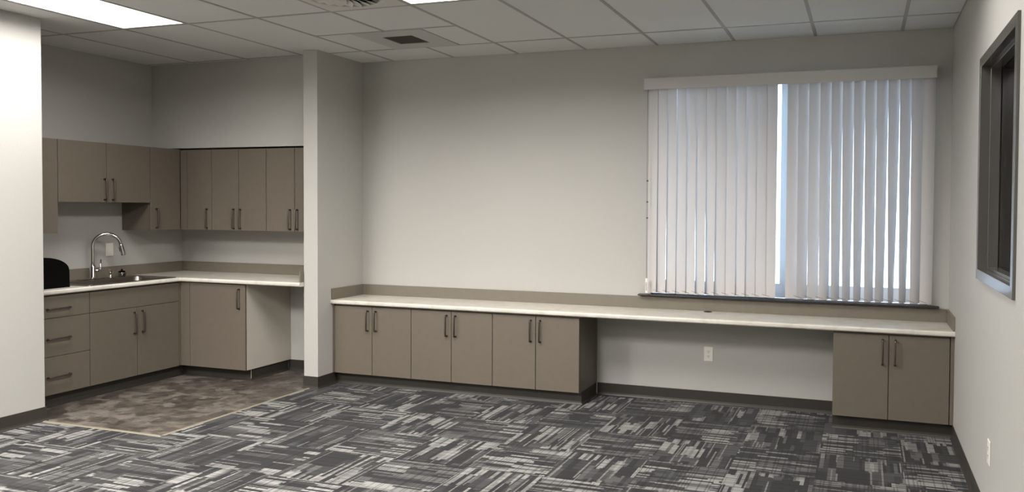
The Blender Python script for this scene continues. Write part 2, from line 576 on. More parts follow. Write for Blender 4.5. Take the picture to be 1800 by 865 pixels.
def is_light(k, row):
    return (row in (1, 3, 5) and k in (4, 8)) or (row in (2, 4, 6) and k in (0,) and False)
def add_tile(x0, x1, y0, y1):
    if x1 - x0 < .03 or y1 - y0 < .03: return
    if x0 < XN - .01 and y0 < YN:
        if x1 > XN + .03: add_tile(XN + .002, x1, y0, min(y1, YN))
        y0 = YN + .001
    if y1 - y0 < .03: return
    key = (round(x1 - x0, 3), round(y1 - y0, 3))
    cx, cyy = (x0 + x1) / 2, (y0 + y1) / 2
    if key not in shared:
        me = bpy.data.meshes.new('ceiling_tile')
        b2 = bmesh.new()
        hx, hy = (x1 - x0) / 2, (y1 - y0) / 2
        add_box(b2, -hx, hx, -hy, hy, .0, .016, .0015)
        b2.to_mesh(me); b2.free(); me.materials.append(M['tile'])
        shared[key] = me
    o = bpy.data.objects.new('ceiling_tile', shared[key])
    C.objects.link(o)
    o.parent = ceil
    o.location = (cx, cyy, H + .0005 + random.uniform(0, .0012))
    o.rotation_euler = (random.uniform(-.0012, .0012), random.uniform(-.0008, .0008), 0)
def crossbar(x0, x1, y):
    ceil_obj('grid_bar', box(x0 + BW, x1 - BW, y - BW, y + BW, H - .0008, H + .026), M['tbar'])
VENT = (-4.285, -3.69, GY - T, GY)             # exhaust panel bounds
PANELS = {'diffuser': (5, 1)}
for c in range(len(xs) - 1):
    x1, x0 = xs[c], xs[c + 1]                  # column c: between grid lines; k = c-1
    k = c - 1
    ym = -.0005
    if x1 < WX + .05: ym = YS
    bounds = [ym] + yrows + [YB]
    for r in range(len(bounds) - 1):
        y1, y0 = bounds[r], bounds[r + 1]
        if r > 0:
            if not (x1 <= XN + .02 and y1 < YN):
                crossbar(x0, x1, y1)
        tx0, tx1 = x0 + .004, x1 - .004
        ty0, ty1 = y0 + .004, y1 - .004
        if x1 <= XN + .02 and y1 <= YN: continue
        if k in (5, 6) and r == 1:             # the two cells that share the exhaust panel
            ymid = GY - T
            crossbar(x0, x1, ymid)
            add_tile(tx0, tx1, ty0, ymid - .004)
            if k == 5: add_tile(VENT[1] + .004, tx1, ymid + .004, ty1)
            else: add_tile(tx0, VENT[0] - .004, ymid + .004, ty1)
            continue
        if k == 5 and r == 2:                  # swirl diffuser, then a half tile
            ymid = y1 - T
            crossbar(x0, x1, ymid)
            add_tile(tx0, tx1, ty0, ymid - .004)
            SPECIAL['diffuser'] = (x0 + BW, x1 - BW, ymid + BW, y1 - BW)
            continue
        if (k in (4, 8) and r in (2, 4, 6)) or (k == 0 and r in ROW0):
            LIGHTS.append((x0, x1, y0, y1, k, r))
            continue
        if r == 0 and x1 < WX + .05:
            if k == 7:                         # cell cut round the wing wall top
                add_tile(XL + .003, tx1, ty0, -.004)
            else:
                add_tile(tx0, tx1, ty0, ty1)
            continue
        add_tile(tx0, tx1, ty0, ty1)

# ceiling lights
LL = {(0, 2): 'added unseen recessed ceiling light near the right wall, in the row closest to the window',  # out-of-view lamp, added only to balance light on the right side
      (0, 4): 'white recessed ceiling light near the right wall, in the middle row', (0, 6): 'white recessed ceiling light near the right wall, in the rearmost row',
      (4, 4): 'white recessed ceiling light at the room centre, in the middle row', (4, 6): 'white recessed ceiling light at the room centre, in the rearmost row',
      (8, 4): 'white recessed ceiling light near the left wall, in the middle row', (8, 6): 'white recessed ceiling light near the left wall, in the rearmost row',
      (8, 2): 'white recessed ceiling light above the kitchen nook end', (4, 2): 'white recessed ceiling light in front of the long counter, beside the round diffuser'}
for (x0, x1, y0, y1, k, r) in LIGHTS:
    t = thing('ceiling_light', LL[(k, r)], 'light', ((x0 + x1) / 2, (y0 + y1) / 2, H), 'recessed ceiling lights')
    bm = bmesh.new()
    a0, a1, b0, b1 = x0 + BW + .001, x1 - BW - .001, y0 + BW + .001, y1 - BW - .001
    fw = .012
    add_box(bm, a0, a0 + fw, b0, b1, H + .001, H + .05)
    add_box(bm, a1 - fw, a1, b0, b1, H + .001, H + .05)
    add_box(bm, a0 + fw, a1 - fw, b0, b0 + fw, H + .001, H + .05)
    add_box(bm, a0 + fw, a1 - fw, b1 - fw, b1, H + .001, H + .05)
    add_box(bm, a0, a1, b0, b1, H + .05, H + .06)
    obj('frame', bm, M['grey_metal'], t)
    obj('lens', box(a0 + fw, a1 - fw, b0 + fw, b1 - fw, H + .004, H + .008), M['lens'], t)
    la = bpy.data.lights.new('lamp_light', 'AREA')
    la.shape = 'RECTANGLE'
    la.size, la.size_y = a1 - a0 - 2 * fw, b1 - b0 - 2 * fw
    la.energy = LAMP_W * LAMP_GAIN.get((k, r), 1.0)
    la.color = LAMP_COL[:3]
    la.spread = math.radians(SPREAD)
    lo = bpy.data.objects.new('lamp_light', la)
    C.objects.link(lo)
    lo.parent = t
    lo.location = (0, 0, .0035)

# exhaust panel
t = thing('ceiling_vent', 'square exhaust vent panel with dark centre grille in the ceiling', 'vent', (-3.99, GY - T / 2, H))
x0, x1, y0, y1 = VENT[0], VENT[1], VENT[2] + BW, VENT[3] - BW
g0, g1, h0, h1 = -4.128, -3.866, -.905, -.635
bm = bmesh.new()
z0, z1 = H - .004, H + .012
add_box(bm, x0, g0, y0, y1, z0, z1); add_box(bm, g1, x1, y0, y1, z0, z1)
add_box(bm, g0, g1, y0, h0, z0, z1); add_box(bm, g0, g1, h1, y1, z0, z1)
obj('panel', bm, M['panel_paint'], t)
obj('grille', box(g0, g1, h0, h1, H + .008, H + .011), M['grille'], t)
bm = bmesh.new()
for k in range(17):
    yy = h0 + .008 + k * (h1 - h0 - .016) / 16
    add_box(bm, g0 + .001, g1 - .001, yy - .0018, yy + .0018, H - .001, H + .007)
fin = obj('fin', bm, M['grille'], t)
fin['kind'] = 'stuff'

# swirl diffuser
x0, x1, y0, y1 = SPECIAL['diffuser']
t = thing('air_diffuser', 'round swirl air diffuser with curved blades in the ceiling', 'vent', ((x0 + x1) / 2, (y0 + y1) / 2, H))
cx, cyy = (x0 + x1) / 2, (y0 + y1) / 2
bm = bmesh.new()
N = 48; RO_ = .262
outer = []
for k in range(N):
    a = 2 * PI * k / N; c_, s_ = math.cos(a), math.sin(a); q = max(abs(c_), abs(s_))
    outer.append((cx + c_ / q * (x1 - x0) / 2, cyy + s_ / q * (y1 - y0) / 2))
ri = [(RO_, -.001), (RO_ - .02, -.008), (RO_ - .03, -.004), (RO_ - .034, .02)]
vo = [bm.verts.new((a, b, H - .001)) for a, b in outer]
vr = [[bm.verts.new((cx + r_ * math.cos(2 * PI * k / N), cyy + r_ * math.sin(2 * PI * k / N), H + h)) for k in range(N)] for r_, h in ri]
rings = [vo] + vr
for A, B in zip(rings, rings[1:]):
    for k in range(N):
        bm.faces.new((A[k], A[(k + 1) % N], B[(k + 1) % N], B[k]))
obj('panel', bm, M['grey_metal'], t)
bm = bmesh.new(); add_lathe(bm, [(0, .03), (RO_ - .03, .03), (RO_ - .03, .02)], (cx, cyy, H), n=40)
obj('plenum', bm, M['slot'], t)
for k in range(20):
    bm = bmesh.new()
    for s in range(6):
        r_ = .05 + s * (RO_ - .09) / 5
        a = 2 * PI * k / 20 + s * .10
        wdt = .40 * (2 * PI / 20) * r_ + .008
        for sg, hh in ((-1, -.006), (1, .010)):
            bm.verts.new((cx + r_ * math.cos(a) - math.sin(a) * wdt * sg, cyy + r_ * math.sin(a) + math.cos(a) * wdt * sg, H + hh))
    bm.verts.ensure_lookup_table()
    vv = bm.verts
    for s in range(5):
        bm.faces.new((vv[2 * s], vv[2 * s + 1], vv[2 * s + 3], vv[2 * s + 2]))
    bl = obj('blade', bm, M['grey_metal'], t)
    sm_ = bl.modifiers.new('thick', 'SOLIDIFY'); sm_.thickness = .0015
bm = bmesh.new(); add_lathe(bm, [(0, -.008), (.05, -.008), (.058, .004), (.058, .012), (0, .012)], (cx, cyy, H), n=32)
obj('hub', bm, M['grey_metal'], t)

# ------------------------------------------------------------------ cabinets
def pull(parent, p, axis, nrm, length, label=None):
    """bar pull: p = centre on the door face, axis = bar direction, nrm = outward normal"""
    p, axis, nrm = Vector(p), Vector(axis), Vector(nrm)
    bm = bmesh.new()
    h = length / 2
    so = .030
    pts = [p + axis * (-h) + nrm * .0002]
    for a in range(5):
        th = a / 4 * PI / 2
        pts.append(p + axis * (-h + .009 * (1 - math.cos(th))) + nrm * (so - .009 + .009 * math.sin(th)))
    for a in range(5):
        th = PI / 2 - a / 4 * PI / 2
        pts.append(p + axis * (h - .009 * (1 - math.cos(th))) + nrm * (so - .009 + .009 * math.sin(th)))
    pts.append(p + axis * h + nrm * .0002)
    add_tube(bm, pts, .0064, 8)
    for e in (-h, h):
        add_lathe(bm, [(0, .0001), (.0085, .0001), (.0085, .003), (0, .003)], p + axis * e, nrm, 12)
    return obj('handle', bm, M['handle'], parent)

GAP = .0026
def cab_front_y(root, x0, x1, yf, z0, z1, splits, pulls, name='door'):
    """doors on a front that faces -y; splits are x positions; pulls = list of (door index, x)"""
    xsx = [x0] + splits + [x1]
    for k in range(len(xsx) - 1):
        d = obj(name, box(xsx[k] + GAP, xsx[k + 1] - GAP, yf, yf + .019, z0, z1, .0012), M['taupe'], root)
        for (i, px, pz, L) in pulls:
            if i == k: pull(d, (px, yf, pz), (0, 0, 1), (0, -1, 0), L)
def cab_front_x(root, y0, y1, xf, z0, z1, splits, pulls, name='door'):
    ysy = [y0] + splits + [y1]
    for k in range(len(ysy) - 1):
        d = obj(name, box(xf - .019, xf, ysy[k] + GAP, ysy[k + 1] - GAP, z0, z1, .0012), M['taupe'], root)
        for (i, py, pz, L) in pulls:
            if i == k: pull(d, (xf, py, pz), (0, 0, 1), (1, 0, 0), L)

# long counter: three double-door base cabinets and one at the right
DZ0, DZ1 = .103, .684
D = [-4.9185, -4.539, -4.1601, -3.7825, -3.4103, -3.0339, -2.6655]
LB = ['taupe double-door base cabinet beside the wing wall under the long counter',
      'taupe double-door base cabinet in the middle of the three adjoining ones under the long counter',
      'taupe double-door base cabinet beside the open knee space, left of the outlet']
def base_run(x0, x1, split, label, fill_l=None, fill_r=None, group='double-door base cabinets under the long counter', endr=False):
    t = thing('base_cabinet', label, 'cabinet', ((x0 + x1) / 2, -.22, 0), group)
    ca, cb = x0 + .001, x1 - .001
    obj('carcass', box(ca, cb, -CF + .0205, -.002, .1015, .6985), M['taupe'], t)
    cab_front_y(t, x0, x1, -CF, DZ0, DZ1, [split], [(0, split - .040, .568, .168), (1, split + .040, .568, .168)])
    bm = bmesh.new()
    a = fill_l if fill_l is not None else x0 + .0005
    b = fill_r if fill_r is not None else x1 - .0005
    add_box(bm, a + .006, b - (.006 if endr else 0.0), CB + .0045, -.004, .0, .1)
    if endr:
        add_cove(bm, [(b - .0045, -.02), (b - .0045, CB), (a - .0004, CB)], 0)
    else:
        add_cove(bm, [(b + .0004, CB), (a - .0004, CB)], 0)
    obj('toe_kick', bm, M['base'], t)
    if fill_l is not None:
        obj('filler_panel', box(fill_l + .001, x0 - GAP, -CF + .004, -CF + .022, DZ0, .6985), M['taupe'], t)
    if fill_r is not None:
        obj('filler_panel', box(x1 + GAP, fill_r - .001, -CF + .004, -CF + .022, DZ0, .6985), M['taupe'], t)
    return t
base_run(D[0], D[2], D[1], LB[0], fill_l=XL)
base_run(D[2], D[4], D[3], LB[1])
base_run(D[4], D[6], D[5], LB[2], endr=True)
base_run(-.7807, -.0267, -.4132, 'taupe double-door base cabinet in the right corner under the window', fill_r=-.0005)

# long countertop
def edge_round(poly_pts, z0, z1, r, front_idx, bm):
    pass
def rounded_slab(bm, x0, x1, y0, y1, z0, z1, r=.012, seg=5):
    """slab whose front (y0) edges are rounded: profile in yz, swept along x"""
    prof = [(y1, z0), (y1, z1)]
    for k in range(seg + 1):
        th = PI / 2 * k / seg
        prof.append((y0 + r - r * math.sin(th), z1 - r + r * math.cos(th)))
    for k in range(seg + 1):
        th = PI / 2 * k / seg
        prof.append((y0 + r - r * math.cos(th), z0 + r - r * math.sin(th)))
    add_prism(bm, prof, x0, x1, 'yz')
t = thing('countertop', 'long white marbled laminate countertop with taupe backsplash below the window', 'countertop', (-2.47, -.23, CZ))
bm = bmesh.new()
rounded_slab(bm, XL + .001, -.001, -CD, -.001, CZ - .036, CZ, .013)
obj('worktop', bm, M['counter'], t)
BS = .0945
o = obj('backsplash', box(XL + .014, -.014, -.0135, -.0008, CZ + .0003, CZ + BS, .001), M['splash'], t); o['label'] = 'taupe backsplash strip along the back wall'
o = obj('backsplash', box(XL + .001, XL + .0135, -CD + .012, -.0008, CZ + .0003, CZ + BS, .001), M['splash'], t); o['label'] = 'taupe end splash on the wing wall'
o = obj('backsplash', box(-.0135, -.001, -CD + .012, -.0008, CZ + .0003, CZ + BS, .001), M['splash'], t); o['label'] = 'taupe end splash on the right wall'
bm = bmesh.new()
add_lathe(bm, [(0, .0002), (.034, .0002), (.034, .002), (.030, .004), (.024, .0042), (.023, .0025), (0, .0025)], (-1.735, -.060, CZ), n=28)
o = obj('grommet', bm, M['sill'], t); o['label'] = 'dark round cable grommet'

# ---------------- kitchen base cabinets
XF = XK + KD - .030            # left-run door plane  (-6.395)
YF = YK - KD + .030            # back-run door plane  (-0.654)
TX, TY = XF - .060, YF + .097
t = thing('drawer_cabinet', 'taupe three-drawer base cabinet beside the left wall end', 'cabinet', (XK + .3, -1.81, 0))
y0, y1 = -2.085, -1.528
obj('carcass', box(XK + .002, XF - .0205, y0 + .001, y1 - .001, .1015, KZ - .037), M['taupe'], t)
for (a, b, pz) in ((.6815, .846, .752), (.3895, .678, .524), (.100, .386, .235)):
    d = obj('drawer', box(XF - .019, XF, y0 + GAP, y1 - GAP, a, b, .0012), M['taupe'], t)
    pull(d, (XF, -1.789, pz), (0, 1, 0), (1, 0, 0), .172)
bm = bmesh.new(); add_box(bm, XK + .004, TX - .006, y0, y1, 0, .1); add_cove(bm, [(TX, y0), (TX, y1)][::-1], 0)
obj('toe_kick', bm, M['base'], t)

t = thing('sink_cabinet', 'taupe sink base cabinet with a plain false front above two doors', 'cabinet', (XK + .3, -1.1, 0))
y0, y1 = -1.528, -.667
bm = bmesh.new()
add_box(bm, XK + .002, XF - .0205, y0 + .0005, y0 + .018, .1015, KZ - .037)
add_box(bm, XK + .002, XF - .0205, y1 - .018, y1 - .0005, .1015, KZ - .037)
add_box(bm, XK + .002, XF - .0205, y0 + .018, y1 - .018, .1015, .12)
add_box(bm, XF - .04, XF - .0205, y0 + .018, y1 - .018, .12, KZ - .037)
obj('carcass', bm, M['taupe'], t)
obj('filler_panel', box(XF - .019, XF - .001, y1 + GAP * .6, YF + .0028, .104, KZ - .037), M['taupe'], t)
obj('false_front', box(XF - .019, XF, y0 + GAP, y1 - GAP, .6815, .846, .0012), M['taupe'], t)
cab_front_x(t, y0, y1, XF, .100, .678, [-1.0975], [(0, -1.0975 - .030, .550, .178), (1, -1.0975 + .048, .554, .178)])
bm = bmesh.new(); add_box(bm, XK + .004, TX - .006, y0, y1 + .1, 0, .1); add_cove(bm, [(TX, TY - .0005), (TX, y0)], 0)
obj('toe_kick', bm, M['base'], t)

t = thing('base_cabinet', 'taupe single-door corner base cabinet with a pale side panel, in the kitchen nook', 'cabinet', (-6.0, -.36, 0))
EP = -5.674
obj('carcass', box(XF - .018, EP - .018, YF + .0205, YK - .002, .1015, KZ - .037), M['taupe'], t)
o = obj('side_panel', box(EP - .0175, EP - .0005, YF + .0205, YK - .001, .1015, KZ - .037, .001), M['melamine'], t); o['label'] = 'pale melamine side panel facing the knee space'
obj('filler_panel', box(XF + .001, -6.288 - GAP, YF + .003, YF + .0195, .104, KZ - .037), M['taupe'], t)
cab_front_y(t, -6.288, EP + .002, YF, .104, .852, [], [(0, -5.735, .728, .168)])
bm = bmesh.new(); add_box(bm, TX + .004, EP - .03, TY + .006, YK - .004, 0, .1)
add_cove(bm, [(EP - .024, YK - .017), (EP - .024, TY), (TX + .002, TY)], 0)
obj('toe_kick', bm, M['base'], t)
o = obj('corner_strip', box(EP - .0235, EP - .0195, TY - .006, TY - .0015, .001, .1), M['melamine'], t); o['label'] = 'pale metal corner strip on the toe kick'

# kitchen countertop (L shape) with sink cut-out
t = thing('countertop', 'white marbled L-shaped countertop in the kitchen nook with the sink', 'countertop', (-6.3, -.5, KZ))
XC, YCt = XK + KD, YK - KD
SX0, SX1, SY0, SY1 = -6.900, -6.412, -1.520, -.722      # hole
bm = bmesh.new()
z0, z1, r = KZ - .036, KZ, .013
def lip(k, seg=5):
    if k <= seg:
        th = PI / 2 * k / seg
        return r - r * math.sin(th), z1 - r + r * math.cos(th)
    th = PI / 2 * (k - seg - 1) / seg
    return r - r * math.cos(th), z0 + r - r * math.sin(th)
# plan front line: (XC, YN) -> inner corner (small diagonal) -> (WX, YCt); sweep the rounded lip
dg = .012
line = [((XC, YN + .002), (-1, 0)), ((XC, YCt - dg), (-1, .414)), ((XC + dg, YCt), (-.414, 1)), ((WX - .001, YCt), (0, 1))]
rg = []
for (p, nn) in line:
    rg.append([bm.verts.new((p[0] + nn[0] * lip(k)[0], p[1] + nn[1] * lip(k)[0], lip(k)[1])) for k in range(12)])
for A, B in zip(rg, rg[1:]):
    for k in range(11):
        f = bm.faces.new((A[k], A[k + 1], B[k + 1], B[k])); f.smooth = True
tv = [x[0] for x in rg]; bv = [x[-1] for x in rg]
xb, yb = XK + .001, YK - .001
def hv(z): return [bm.verts.new((a, b, z)) for a, b in ((SX0, SY0), (SX1, SY0), (SX1, SY1), (SX0, SY1))]
def face(vs): bm.faces.new(vs)
for z, ed in ((z1, tv), (z0, bv)):
    c0 = bm.verts.new((xb, YN + .002, z)); c1 = bm.verts.new((xb, yb, z)); c2 = bm.verts.new((WX - .001, yb, z))
    h = hv(z)
    cA = bm.verts.new((xb, YCt - dg, z))
    face((c0, h[0], h[1], ed[0])); face((ed[0], h[1], h[2], ed[1])); face((c0, cA, h[3], h[0])); face((cA, ed[1], h[2], h[3]))
    face((cA, c1, ed[2], ed[1])); face((c1, c2, ed[3], ed[2]))
    if z == z1: H1, top_c = h, (c0, cA, c1, c2)
    else: H0, bot_c = h, (c0, cA, c1, c2)
for k in range(4):
    face((H1[k], H1[(k + 1) % 4], H0[(k + 1) % 4], H0[k]))
for k in range(3):
    face((top_c[k], top_c[k + 1], bot_c[k + 1], bot_c[k]))
face((top_c[3], tv[3], bv[3], bot_c[3])) if False else None
bm.faces.new([top_c[3]] + rg[3] + [bot_c[3]])
bm.faces.new([top_c[0]] + rg[0] + [bot_c[0]])
obj('worktop', bm, M['counter'], t)
o = obj('backsplash', box(XK + .001, XK + .0135, YN + .003, YK - .0008, KZ + .0003, KZ + BS, .001), M['splash'], t); o['label'] = 'taupe backsplash behind the sink'
o = obj('backsplash', box(XK + .014, WX - .014, YK - .0135, YK - .0008, KZ + .0003, KZ + BS, .001), M['splash'], t); o['label'] = 'taupe backsplash along the nook back wall'
o = obj('backsplash', box(WX - .0135, WX - .001, YCt + .012, YK - .0008, KZ + .0003, KZ + BS, .001), M['splash'], t); o['label'] = 'taupe end splash on the wing wall'

# ---------------- sink, faucet, dispenser, strainer, box, outlet
t = thing('sink', 'brushed steel drop-in sink set in the kitchen counter', 'sink', (-6.65, -1.12, KZ))
def rrect(x0, x1, y0, y1, r_, n=5):
    out = []
    for cx_, cy2, a0 in ((x1 - r_, y1 - r_, 0), (x0 + r_, y1 - r_, PI / 2), (x0 + r_, y0 + r_, PI), (x1 - r_, y0 + r_, 1.5 * PI)):
        for k in range(n + 1):
            a = a0 + PI / 2 * k / n
            out.append((cx_ + r_ * math.cos(a), cy2 + r_ * math.sin(a)))
    return out
bm = bmesh.new()
RX0, RX1, RY0, RY1 = -6.935, -6.382, -1.548, -.692
loops = [(rrect(RX0, RX1, RY0, RY1, .03), KZ + .0006), (rrect(RX0, RX1, RY0, RY1, .03), KZ + .003), (rrect(RX0 + .008, RX1 - .008, RY0 + .008, RY1 - .008, .026), KZ + .0055)]
def ring_loops(bm, loops, close=False):
    vs = [[bm.verts.new((a, b, z)) for a, b in L] for L, z in loops]
    for A, B in zip(vs, vs[1:]):
        n = len(A)
        for k in range(n):
            f = bm.faces.new((A[k], A[(k + 1) % n], B[(k + 1) % n], B[k])); f.smooth = True
    if close: bm.faces.new(vs[-1])
    return vs
BX0, BX1 = -6.795, -6.425
loops += [(rrect(BX0, BX1, RY0 + .045, RY1 - .045, .06), KZ + .0045)]
ring_loops(bm, loops)
obj('rim', bm, M['steel'], t)
bm = bmesh.new()
by0, by1 = RY0 + .045, RY1 - .045
ring_loops(bm, [(rrect(BX0, BX1, by0, by1, .06), KZ + .0045), (rrect(BX0 + .006, BX1 - .006, by0 + .006, by1 - .006, .056), KZ - .004),
                (rrect(BX0 + .012, BX1 - .012, by0 + .012, by1 - .012, .05), KZ - .15), (rrect(BX0 + .04, BX1 - .04, by0 + .04, by1 - .04, .05), KZ - .18)], True)
obj('bowl', bm, M['steel'], t)
bm = bmesh.new(); add_lathe(bm, [(0, .001), (.045, .001), (.045, .004), (.03, .003), (0, .0)], (-6.61, -1.12, KZ - .18), n=24)
obj('drain', bm, M['chrome'], t)

FX, FY, FZ = -6.868, -1.118, KZ + .0058
t = thing('faucet', 'tall chrome gooseneck pull-down faucet behind the sink', 'faucet', (FX, FY, FZ))
bm = bmesh.new()
add_box(bm, FX - .028, FX + .028, FY - .13, FY + .095, FZ, FZ + .006, .003, 2)
obj('base_plate', bm, M['chrome'], t)
bm = bmesh.new()
add_lathe(bm, [(0, .0062), (.030, .0062), (.029, .014), (.024, .022), (.023, .110), (.017, .120), (.0, .121)], (FX, FY, FZ), n=24)
obj('body', bm, M['chrome'], t)
# arc swings over the bowl, seen turned toward the right
dx, dy = .62, .785
nrm_ = math.hypot(dx, dy); dx, dy = dx / nrm_, dy / nrm_
pts = [(FX, FY, FZ + .118)]
zc = FZ + .281; ra = .104
for k in range(6): pts.append((FX, FY, FZ + .14 + k * (.281 - .14) / 5))
for k in range(1, 17):
    a = PI - k / 16 * (PI * .96)
    pts.append((FX + dx * (ra + ra * math.cos(a)), FY + dy * (ra + ra * math.cos(a)), zc + ra * math.sin(a)))
bm = bmesh.new(); add_tube(bm, pts, .0142, 14)
obj('spout', bm, M['chrome'], t)
e = Vector(pts[-1]); d = (Vector(pts[-1]) - Vector(pts[-2])).normalized()
bm = bmesh.new(); add_tube(bm, [e, e + d * .004, e + d * .015, e + d * .090, e + d * .098], [.0146, .0162, .0165, .019, .0175], 16)
sh = obj('spray_head', bm, M['chrome'], t)
bm = bmesh.new()
pv = e + d * .045 + Vector((-dx, -dy, 0)) * .016
add_tube(bm, [pv - d * .02, pv + d * .02], .0055, 8)
obj('spray_button', bm, M['slot'], sh)
bm = bmesh.new()
hx, hy = .25, .97
add_tube(bm, [(FX + hx * .018, FY + hy * .018, FZ + .07), (FX + hx * .062, FY + hy * .062, FZ + .072)], .0125, 14)
add_tube(bm, [(FX + hx * .055, FY + hy * .055, FZ + .072), (FX + hx * .062, FY + hy * .062, FZ + .085), (FX + hx * .066, FY + hy * .066, FZ + .165)], [.0085, .0075, .006], 10)
obj('lever', bm, M['chrome'], t)

sx, sy = -6.845, -.968
t = thing('soap_dispenser', 'small chrome soap dispenser pump between faucet and strainer', 'dispenser', (sx, sy, FZ))
bm = bmesh.new(); add_lathe(bm, [(0, .0002), (.021, .0002), (.020, .006), (.012, .012), (.0105, .045), (.013, .047), (.013, .072), (0, .074)], (sx, sy, FZ), n=18)
obj('body', bm, M['chrome'], t)
bm = bmesh.new(); add_tube(bm, [(sx, sy, FZ + .064), (sx + .03, sy - .02, FZ + .066), (sx + .052, sy - .036, FZ + .058)], [.007, .006, .005], 10)
obj('nozzle', bm, M['chrome'], t)

sx, sy = -6.838, -.862
t = thing('sink_strainer', 'small steel sink strainer with black rubber stopper on the sink deck', 'strainer', (sx, sy, FZ))
bm = bmesh.new(); add_lathe(bm, [(0, .0002), (.026, .0002), (.031, .028), (.040, .033), (.041, .037), (0, .038)], (sx, sy, FZ), n=24)
obj('basket', bm, M['chrome'], t)
bm = bmesh.new(); add_lathe(bm, [(0, .0385), (.027, .0385), (.027, .050), (.008, .054), (.0055, .068), (0, .070)], (sx, sy, FZ), n=20)
obj('stopper', bm, M['black'], t)

# black rounded box on the counter
t = thing('countertop_box', 'black box with a rounded top corner on the counter beside the left wall end', 'box', (-6.59, -1.85, KZ))
yR, yL = -1.632, -2.085
prof = [(yL, KZ + .0006), (yR, KZ + .0006), (yR - .003, KZ + .13)]
for k in range(13):
    a = k / 12 * PI / 2
    prof.append((yR - .004 - .215 * (1 - math.cos(a)), KZ + .135 + .105 * math.sin(a)))
prof += [(yL, KZ + .240)]
bm = bmesh.new(); add_prism(bm, prof, -6.72, -6.468, 'yz')
bmesh.ops.bevel(bm, geom=[e_ for e_ in bm.edges if abs(e_.verts[0].co.x - e_.verts[1].co.x) < 1e-6], offset=.003, segments=2, affect='EDGES')
obj('body', bm, M['black'], t)
bm = bmesh.new()
pr2 = [(a * .0 + (a + (yL - a) * .06), KZ + .012 + (b - KZ) * .93) for a, b in prof]
add_prism(bm, pr2, -6.4679, -6.464, 'yz')
obj('front_panel', bm, M['black'], t)

def outlet(label, c, nrm, group='wall outlets', duplex=True):
    """wall plate at c (on the wall face); nrm outward"""
    c = Vector(c); nrm = Vector(nrm); ax = Vector((-nrm.y, nrm.x, 0))      # horizontal direction along the wall
    t = thing('outlet', label, 'outlet', c, group)
    def bx(bm, a0, a1, z0, z1, d0, d1, bev=0):
        p = [c + ax * a0 + nrm * d0, c + ax * a1 + nrm * d1]
        add_box(bm, min(p[0].x, p[1].x), max(p[0].x, p[1].x), min(p[0].y, p[1].y), max(p[0].y, p[1].y), c.z + z0, c.z + z1, bev)
    bm = bmesh.new(); bx(bm, -.036, .036, -.058, .058, .0004, .006, .002)
    obj('plate', bm, M['white_plastic'], t)
    if duplex:
        for zz in (-.0195, .0195):
            bm = bmesh.new(); bx(bm, -.0165, .0165, zz - .014, zz + .014, .0061, .0075, .0006)
            s = obj('socket', bm, M['white_plastic'], t)
            bm = bmesh.new()
            bx(bm, -.008, -.005, zz - .001, zz + .008, .0076, .0080); bx(bm, .005, .008, zz - .001, zz + .008, .0076, .0080)
            bx(bm, -.0025, .0025, zz - .010, zz - .005, .0076, .0080)
            obj('slot', bm, M['slot'], s)
    else:
        bm = bmesh.new(); bx(bm, -.017, .017, -.034, .034, .0061, .0075, .0008)
        obj('face', bm, M['white_plastic'], t)
outlet('white wall plate behind the faucet above the kitchen backsplash', (XK, -.872, 1.140), (1, 0, 0), duplex=False)
outlet('white duplex outlet on the back wall in the knee space', (-1.7375, 0, .3945), (0, -1, 0))
outlet('white outlet plate low on the right wall seen edge-on', (0, -2.012, .384), (-1, 0, 0))

# ---------------- kitchen wall cabinets
UX, UY = XK + .3393, YK - .3393       # front planes
UZ0, UZ1, US = 1.313, 2.058, 1.5595
def upper_x(y0, y1, z0, splits, pulls, label, carc_y1=None, fill=None):
    t = thing('wall_cabinet', label, 'cabinet', (XK + .17, (y0 + y1) / 2, z0), 'kitchen wall cabinets')
    cy1 = y1 if carc_y1 is None else carc_y1
    obj('carcass', box(XK + .001, UX - .0205, y0 + .0006, cy1 - .0006, z0, UZ1), M['taupe'], t)
    cab_front_x(t, y0, y1, UX, z0 + .001, UZ1 - .001, splits, pulls)
    return t
upper_x(-2.095, -1.598, UZ0, [], [(0, -2.04, 1.42, .17)], 'tall taupe wall cabinet half hidden by the left wall end')
upper_x(-1.598, -.7435, US, [-1.172], [(0, -1.172 - .024, 1.669, .172), (1, -1.172 + .051, 1.669, .172)], 'short taupe double-door wall cabinet above the sink')
upper_x(-.7435, UY - .001, UZ0, [], [(0, -.688, 1.4215, .170)], 'tall taupe single-door corner wall cabinet right of the sink', carc_y1=YK - .0015)
def upper_y(x0, x1, splits, pulls, label, fill=None):
    t = thing('wall_cabinet', label, 'cabinet', ((x0 + x1) / 2, YK - .17, UZ0), 'kitchen wall cabinets')
    a = fill if fill is not None else x0
    obj('carcass', box(a + .0006, x1 - .0006, UY + .0205, YK - .001, UZ0, UZ1 - .004), M['taupe'], t)
    cab_front_y(t, x0, x1, UY, UZ0 + .001, UZ1 - .010, splits, pulls)
    if fill is not None:
        obj('filler_panel', box(fill + .001, x0 - GAP, UY + .002, UY + .0195, UZ0 + .001, UZ1 - .010), M['taupe'], t)
upper_y(-6.553, -6.268, [], [(0, -6.318, 1.4195, .172)], 'narrow single-door taupe wall cabinet in the nook corner', fill=UX)
upper_y(-6.268, -5.655, [-5.961], [(0, -5.961 - .050, 1.4195, .172), (1, -5.961 + .023, 1.4195, .172)], 'double-door taupe wall cabinet in the middle of the back run')
upper_y(-5.655, WX - .002, [-5.347], [(0, -5.347 - .045, 1.4195, .172), (1, -5.347 + .031, 1.4195, .172)], 'double-door taupe wall cabinet partly hidden by the wing wall')

